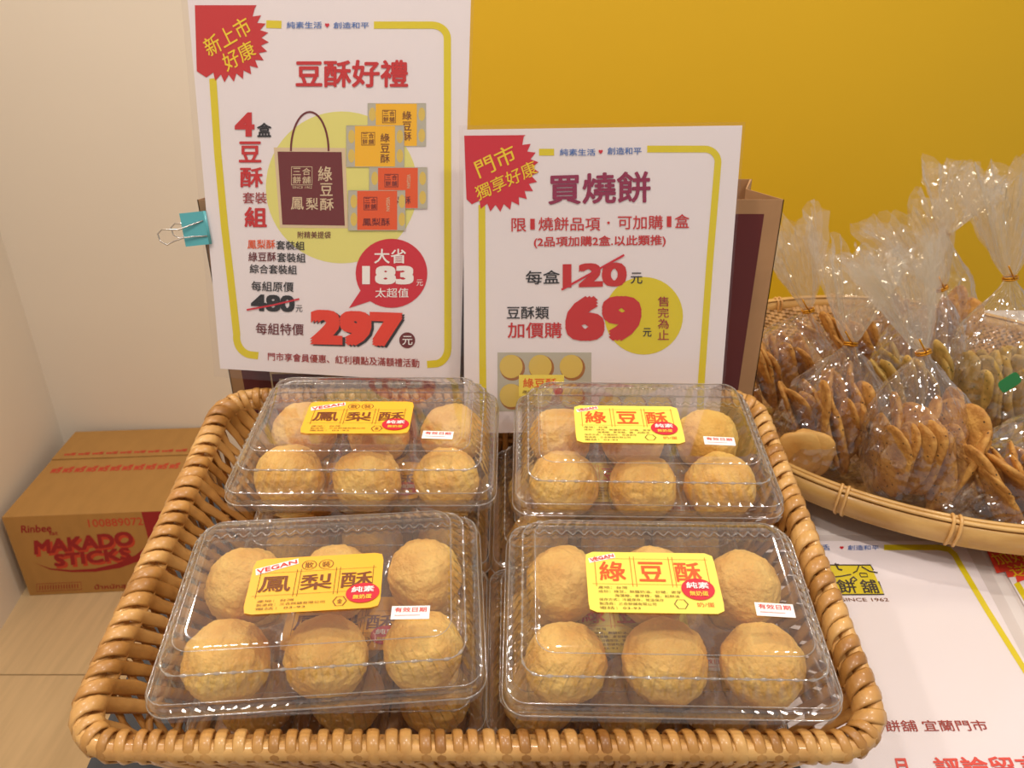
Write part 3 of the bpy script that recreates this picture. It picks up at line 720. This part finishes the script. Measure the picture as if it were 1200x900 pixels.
b = MB(); b.box((-CW, -CD, CH-.003), (CW, .048, CH+.0005)); b.build('top_flap', M_card, e)
b = MB(); b.prism([(-CW, .0505, CH-.003), (CW, .0505, CH-.003), (CW, CD, CH-.003), (-CW, CD, CH-.003)], Vector((0, 0, .0055))); b.build('top_flap', M_card, e)
sh = Sheet(lambda x, y: Vector((-CW+x*2*CW, -CD, CH*(1-y))), Vector((0, -1, 0)), e)
def F(x0, y0, x1, y1, k=0):
    # zoomed picture coordinates (left edge 10, right edge 725 at the top) to the face
    def m_(x, y):
        v = (y-455)/(815-455); xl = 8+118*v; xr = 728-32*v; return ((x-xl)/(xr-xl), v)
    return [m_(x0, y0+k), m_(x1, y0), m_(x1, y1), m_(x0, y1+k)]
sh.text('carton_lettering', I_cr, 'Rinbee', F(88, 492, 215, 525), .03, 2); sh.text('carton_lettering', I_cr, 'fat', F(203, 522, 240, 540), .02, 2)
sh.text('number_lettering', I_cor, '100889072', F(372, 478, 605, 512), .01, 2)
def shade(tx, q):
    sh.text('carton_lettering_shadow#'+tx, I_cor, tx, [(p[0]+.008, p[1]+.03) for p in q], .07, 1); sh.text('carton_lettering#'+tx, I_cr, tx, q, .05, 3)
shade('MAKADO', F(138, 535, 545, 600, 25)); shade('STICKS', F(215, 608, 520, 665, 18))
cen = [F(x, y, x+1, y+1)[0] for x, y in ((140, 662), (200, 690), (280, 702), (370, 700), (460, 680), (540, 645), (595, 605))]
low = [F(x, y, x+1, y+1)[0] for x, y in ((598, 640), (545, 675), (465, 703), (370, 715), (280, 712), (200, 696))]
sh.poly('carton_swoosh', I_cr, cen+low, 2)
sh.rect('side_stripe', I_cr, .835, .0, 1.0, .80, 1)
sh.line('carton_lettering', I_cr, F(148, 760, 312, 796), .006, 2, True); sh.text('carton_lettering', I_cr, '|||||||||||||||', F(158, 768, 300, 788), .01, 2)
sh.text('carton_lettering', I_cr, 'น้ำหนักสุทธิ 24', F(360, 775, 560, 805), .02, 2)
sh.done()
sh = Sheet(lambda x, y: Vector((-CW+x*2*CW, CD-y*2*CD, CH+(.0026 if y < .36 else .0006))), Vector((0, 0, 1)), e)
for i in range(11):
    sh.text('tape_lettering', I_cor, 'พรี', (.06+.078*i, .455, .125+.078*i, .53), .05, 2)
for i in range(9):
    sh.text('tape_lettering#b', I_cor, 'พรี', (.06+.095*i, .29, .14+.095*i, .325), .05, 2)
sh.done()

# ------------------------------------------------------------------ bamboo tray
M_bam = mat('bamboo_band', (214, 170, 98), .42, rgb2=(184, 136, 68), scale=18, bump=.12, bscale=90, stretch=(1, 1, 3), coat=.15)
M_bam2 = mat('bamboo_weave', (190, 142, 78), .55, rgb2=(140, 95, 45), scale=40, bump=.2, bscale=120)
TC = Vector((.490, .818, TZ)); TRd = .296
tr = empty('bamboo_tray', TC); tag(tr, 'round shallow woven bamboo tray holding bagged biscuits right of the basket', 'tray')
def hoop(name, r0, r1, z0, z1, m, n=140, wob=0):
    b = MB(); b.loft([[Vector((math.cos(a)*rr, math.sin(a)*rr, zz + wob*math.sin(a*23))) for a in [2*math.pi*i/n for i in range(n)]] for rr, zz in ((r0, z0), (r1, z0), (r1+.0004, (z0+z1)/2), (r1, z1), (r0, z1))], closed=True)
    return b.build(name, m, tr, True)
hoop('outer_band', TRd-.0035, TRd, .027, .0475, M_bam); hoop('inner_band', TRd-.0105, TRd-.0072, .028, .0485, M_bam)
b = MB(); b.tube([(math.cos(a)*(TRd-.0035), math.sin(a)*(TRd-.0035), .0500) for a in [2*math.pi*i/140 for i in range(140)]], .0028, 8, closed=True, flat=.6); b.build('rim_strip', M_bam, tr, True)
b = MB(); b.tube([(math.cos(a)*(TRd-.0088), math.sin(a)*(TRd-.0088), .0508) for a in [2*math.pi*i/140 for i in range(140)]], .0024, 8, closed=True, flat=.6); b.build('rim_strip', M_bam, tr, True)
tie = MB()
for dz in (-.003, .003):
    pts = []
    for k in range(14):
        a = 2*math.pi*k/14; pts.append((TRd-.006+.0085*math.cos(a), dz+.0006*math.sin(a*2), .0385+.0152*math.sin(a)))
    tie.tube(pts, .0016, 6, closed=True)
tiem = tie.mesh('cane_tie', M_cane, True)
for k in range(20):
    link('cane_tie', tiem, tr, Matrix.Rotation(R(-128.8+18.2*k), 4, 'Z'))
# woven bowl of flat strips
def bowl(r): return .004 + (.034*((r-.20)/.085)**1.6 if r > .20 else 0)
b = MB(); hw = .0026
for ax in (0, 1):
    for k in range(-44, 45):
        c = k*.0062; R0 = TRd-.009
        if abs(c) >= R0: continue
        n2_ = int(math.sqrt(R0*R0-c*c)/.0062); n = 2*n2_; vs = []
        if n2_ < 1: continue
        for i in range(n+1):
            jj = i-n2_; q = jj*.0062; z = bowl(math.hypot(q, c)) + .0007*(1 if (jj+k+ax) % 2 else -1)
            for s_ in (-hw, hw): vs.append((q, c+s_, z) if ax == 0 else (c+s_, q, z))
        b.add(vs, [(2*i, 2*i+1, 2*i+3, 2*i+2) for i in range(n)])
o = b.build('woven_strips', M_bam2, tr); o['kind'] = 'stuff'
b = MB(); b.loft([[Vector((math.cos(a)*r, math.sin(a)*r, max(.0008, bowl(r)-.0018))) for a in [2*math.pi*i/90 for i in range(90)]] for r in (.001, .1, .2, .23, .26, TRd-.009)])
b.build('tray_backing', M_bam2, tr, True)

# ------------------------------------------------------------------ bagged biscuits
M_bis = mat('sesame_biscuit', (222, 170, 86), .7, rgb2=(166, 106, 40), scale=55, bump=1.0, bscale=190)
def specks(m, dens, c):
    nt = m.node_tree; b = nt.nodes['Principled BSDF']; src = b.inputs['Base Color'].links[0].from_socket
    v = nt.nodes.new('ShaderNodeTexVoronoi'); v.inputs['Scale'].default_value = dens; tc = nt.nodes.new('ShaderNodeTexCoord'); nt.links.new(tc.outputs['Object'], v.inputs['Vector'])
    cr = nt.nodes.new('ShaderNodeValToRGB'); cr.color_ramp.elements[0].position = .12; cr.color_ramp.elements[1].position = .17
    cr.color_ramp.elements[0].color = (1, 1, 1, 1); cr.color_ramp.elements[1].color = (0, 0, 0, 1)
    nt.links.new(v.outputs['Distance'], cr.inputs[0]); mx = nt.nodes.new('ShaderNodeMix'); mx.data_type = 'RGBA'
    nt.links.new(cr.outputs[0], mx.inputs[0]); nt.links.new(src, mx.inputs[6]); mx.inputs[7].default_value = srgb(c); nt.links.new(mx.outputs[2], b.inputs['Base Color'])
specks(M_bis, 150, (50, 38, 25))
M_bisg = mat('green_biscuit', (206, 168, 92), .7, rgb2=(150, 122, 52), scale=60, bump=.6, bscale=150); specks(M_bisg, 150, (50, 60, 20))
M_bisp = mat('plain_biscuit', (226, 178, 98), .6, rgb2=(208, 150, 70), scale=30, bump=.3, bscale=100)
M_cello = clear_mat('cellophane', tint=(.985, .98, .97), base=.10, gain=.85, power=2.2, rough=.08, milk=.05, crinkle=.35, cscale=90)
M_cellf = clear_mat('cellophane_ruffle', tint=(.99, .97, .92), base=.07, gain=.8, power=2.5, rough=.11, milk=.10, crinkle=.25, cscale=90)
M_gold = mat('gold_twist_tie', (214, 150, 40), .3, metal=.8)
def biscuit_mesh(seed, m, a=.047, b_=.022, th=.0030):
    rnd = random.Random(seed); b = MB(); n = 28; off = Vector((seed*3.7, 0, 0)); rings = []
    for k, (s_, z) in enumerate(((.02, -1), (.55, -1), (.9, -.95), (1, -.3), (1, .3), (.9, .95), (.55, 1), (.02, 1))):
        rg = []
        for i in range(n):
            t = 2*math.pi*i/n; e_ = .75
            x = a*math.copysign(abs(math.cos(t))**e_, math.cos(t)); y = b_*math.copysign(abs(math.sin(t))**e_, math.sin(t))
            wv = 1 + .07*noise.noise(Vector((math.cos(t)*1.5, math.sin(t)*1.5, seed)))
            x *= wv*s_; y *= wv*s_
            zz = z*th + .0045*noise.noise(Vector((x*30, y*30, seed*2.3))) + 1.2*y*y*4 + .0012*noise.noise(Vector((x*120, y*120, z+seed)))
            rg.append(Vector((x, y, zz)))
        rings.append(rg)
    b.loft(rings, cap=True); return b.mesh('biscuit', m, True)
BIS = {'s': [biscuit_mesh(k, M_bis) for k in range(4)], 'g': [biscuit_mesh(k+10, M_bisg) for k in range(4)], 'p': [biscuit_mesh(20, M_bisp, .03, .026, .0028)]}
def biscuit_bag(ctr, neck, flare, w_, d_, kind, n, seed, label, blabel, lean=0, yaw=0, fl_w=.036, h_frac=.9):
    """ctr: middle of the base, neck: where the tie sits, flare: end of the ruffle"""
    rnd = random.Random(seed); C0 = Vector(ctr); N0 = Vector(neck); F0 = Vector(flare)
    e = empty('biscuit_bag', C0); tag(e, label, 'biscuit bag', 'cellophane bags of biscuits in the bamboo tray')
    ry = Matrix.Rotation(R(yaw), 3, 'Z')
    prof = [(0, .60), (.03, .84), (.10, .98), (.25, 1.05), (.42, 1.04), (.58, .94), (.70, .76), (.82, .48), (.91, .24), (.96, .12), (1, .085)]
    def pr(t):
        for (t0, r0), (t1, r1) in zip(prof, prof[1:]):
            if t <= t1: return r0+(r1-r0)*(t-t0)/(t1-t0)
        return prof[-1][1]
    nA = 72
    def fold(a, amp, k): return 1 + amp*(.5*math.sin(7*a+k+seed)+.35*math.sin(13*a+2*k+seed*2)+.3*math.sin(23*a+seed*3))
    def crk(v, s_): return s_*(abs(noise.noise(v*38))*1.3 + .9*abs(noise.noise(v*70)) + .7*noise.noise(v*150))
    rings = []; NR = 26
    for ti in range(NR+1):
        t = ti/NR; r = pr(t)
        p = (N0-C0)*t; p.x += lean*math.sin(math.pi*t)*.5
        amp = .03+.30*max(0, t-.5); rg = []
        for i in range(nA):
            a = 2*math.pi*i/nA; k = fold(a, amp, t*2) * (1+.10*noise.noise(Vector((math.cos(a)*2, math.sin(a)*2, t*5+seed))))
            d = ry @ Vector((math.cos(a)*w_, math.sin(a)*d_, 0)); v = d*r*k
            q = p+v; q = q + d.normalized()*crk(q+Vector((seed, 0, 0)), .0042*min(1, r*1.5)) + Vector((0, 0, crk(q+Vector((0, seed, 0)), .003)))
            if ti == 0: q.z = 0
            q.z = max(q.z, 0); rg.append(q)
        rings.append(rg)
    b = MB(); b.loft(rings, cap=False); b.f.append(tuple(range(nA))[::-1]); b.build('cellophane_body', M_cello, e)
    D = F0-N0; L = D.length; Dn = D.normalized(); U = Vector((1, 0, 0)); U = (U-Dn*U.dot(Dn)).normalized(); W = Dn.cross(U)
    for layer in range(2):
        rings = []; bend = Vector((rnd.uniform(-.012, .012), rnd.uniform(-.01, .01), 0))
        for ti in range(15):
            t = ti/14; r = .10 + .98*t**.8
            rg = []
            for i in range(nA):
                a = 2*math.pi*i/nA; k = fold(a+layer, .34*min(1, .35+t), layer*1.3)
                rag = .16*noise.noise(Vector((math.cos(a)*2.5, math.sin(a)*2.5, seed+layer*5)))*t*L*2
                ww = fl_w*(1-.22*layer); dd = fl_w*(.42 if layer == 0 else .25)
                q = N0-C0 + Dn*(t*L*(1-.12*layer)+rag) + U*math.cos(a)*ww*r*k + W*math.sin(a)*dd*r*k + bend*t*t
                q += (U*math.cos(a)+W*math.sin(a))*crk(q+Vector((seed, layer, 0)), .0055*min(1, .1+t))
                rg.append(q)
            rings.append(rg)
        b = MB(); b.loft(rings); b.build('cellophane_ruffle', M_cellf, e)
    b = MB(); rr = w_*.10+.0012
    for k in (-1, 1):
        b.tube([N0-C0 + U*math.cos(2*math.pi*i/14)*rr + W*math.sin(2*math.pi*i/14)*rr + Dn*.0011*k for i in range(14)], .0011, 6, closed=True)
    p0 = N0-C0-W*rr; b.tube([p0, p0+Vector((-.006, -.004, .006)), p0+Vector((-.013, -.004, .016))], .0009, 6)
    b.build('gold_tie', M_gold, e, True)
    H = (N0-C0).length*h_frac
    for k in range(n):
        row = k % 2; u = ((k//2)+.5)/((n+1)//2)*2-1
        kd = kind if kind != 'mix' else ('p' if k in (0, 2) else 's')
        ms = BIS[kd]; o = link('biscuit', ms[rnd.randrange(len(ms))])
        up = 0 if k < n*.8 else 1
        ax = (N0-C0).normalized()
        zc = .052 + (rnd.uniform(-.003, .014)) + up*.012
        if kd == 'p': zc = .034
        if seed == 31: zc -= .016
        bx = u*w_*.74; by = (row-.5)*d_*.85
        mat3 = Matrix.Rotation(R(yaw), 4, 'Z') @ Matrix.Translation((bx*(1-.15*up), by, 0)) @ Matrix.Rotation(R(90+rnd.uniform(-22, 22)), 4, 'Z')
        if kd == 'p': mat3 = Matrix.Translation((bx, -d_*.72, 0)) @ Matrix.Rotation(R(rnd.uniform(-25, 25)), 4, 'Z')
        tilt = -ax.x*50*1.0 + u*10
        mm = Matrix.Translation(C0 + ax*zc) @ mat3 @ Matrix.Rotation(R(rnd.uniform(-13, 13)+tilt), 4, 'X' if kd != 'p' else 'Y') @ Matrix.Rotation(R(90), 4, 'X') @ Matrix.Rotation(R(90 if kd != 'p' else 90), 4, 'Z')
        o.matrix_world = mm @ Matrix.Rotation(R(rnd.uniform(-24, 24)), 4, 'Z') @ Matrix.Scale(rnd.uniform(.8, 1.05), 4)
        wh = blabel.split('biscuit ', 1)[-1].replace('packed ', '')
        if row == 0 and kd != 'p': lb = '%s biscuit from the left, front row %s' % (('first', 'second', 'third', 'fourth', 'fifth', 'sixth', 'seventh', 'eighth', 'ninth')[k//2], wh)
        elif kd == 'p': lb = '%s plain round biscuit %s' % (('left', 'right')[k//2 > 0], wh)
        else: lb = 'biscuit behind the front row ' + wh
        tag(o, lb, 'biscuit', 'biscuits ' + wh)
    return e
zb = TZ+.008
def neckpt(px, py, y):
    d = ray(px, py); return CAMP + d*(y/d.y)
specs = [
 ((.400, .615, zb), (1082, 413, .67), (1052, 292, .70), .054, .036, 's', 18, 3, 'biscuit bag at the tray front centre with a tall gathered ruffle', 'thin speckled biscuit packed in the bag at the tray front centre', .036),
 ((.322, .688, zb), (997, 403, .73), (1010, 300, .76), .052, .036, 'mix', 17, 5, 'biscuit bag beside the basket corner showing two plain round biscuits', 'biscuit packed in the bag nearest the basket corner', .040),
 ((.285, .800, zb+.008), (947, 364, .81), (930, 262, .83), .052, .034, 's', 16, 8, 'leftmost biscuit bag, leaning behind the paper carrier bag', 'dark edged thin biscuit packed in the leftmost bag', .034),
 ((.545, .740, zb+.008), (1184, 326, .80), (1182, 205, .82), .058, .038, 'g', 18, 11, 'rightmost tall biscuit bag with green flecked biscuits and a green sticker', 'green flecked biscuit packed in the rightmost tall bag', .042),
 ((.440, .760, zb), (1104, 338, .84), (1066, 248, .86), .050, .034, 'g', 15, 14, 'biscuit bag in the tray middle, ruffle spreading up to the left', 'green flecked biscuit packed in the bag in the tray middle', .042),
 ((.530, .900, zb+.008), (1107, 274, .95), (1136, 196, .97), .052, .034, 's', 14, 17, 'rear biscuit bag whose ruffle stands highest against the yellow wall', 'biscuit packed in the rearmost high standing bag', .044),
 ((.400, .900, zb+.006), (1040, 345, .93), (1030, 292, .95), .045, .032, 's', 12, 21, 'half hidden biscuit bag at the tray back left', 'biscuit packed in the half hidden bag at the back left', .034),
]
for sp in specs:
    c, nk, fl, w_, d_, kd, n, sd, lb, bl, fw = sp
    e = biscuit_bag(c, neckpt(*nk), neckpt(*fl), w_, d_, kd, n, sd, lb, bl, fl_w=fw)
    if sd == 11:
        b = MB(); o_ = [rr_point(.011, .007, .004, i/24)[0] for i in range(24)]; b.prism([(p.x, 0, p.y) for p in o_], Vector((0, -.0004, 0)))
        st = b.build('green_sticker', ink('green', (40, 130, 70)), e); st.location = neckpt(1183, 448, .690) - Vector(c); st.rotation_euler = (R(-15), R(-35), R(10)); st['label'] = 'green oval sticker'
# low bag lying at the right front of the tray
e = biscuit_bag((.450, .582, zb+.014), (.545, .650, .900), (.580, .660, .955), .056, .036, 's', 16, 31, 'biscuit bag lying low at the tray front right, cut by the frame', 'biscuit packed in the low bag at the tray front right', fl_w=.03)
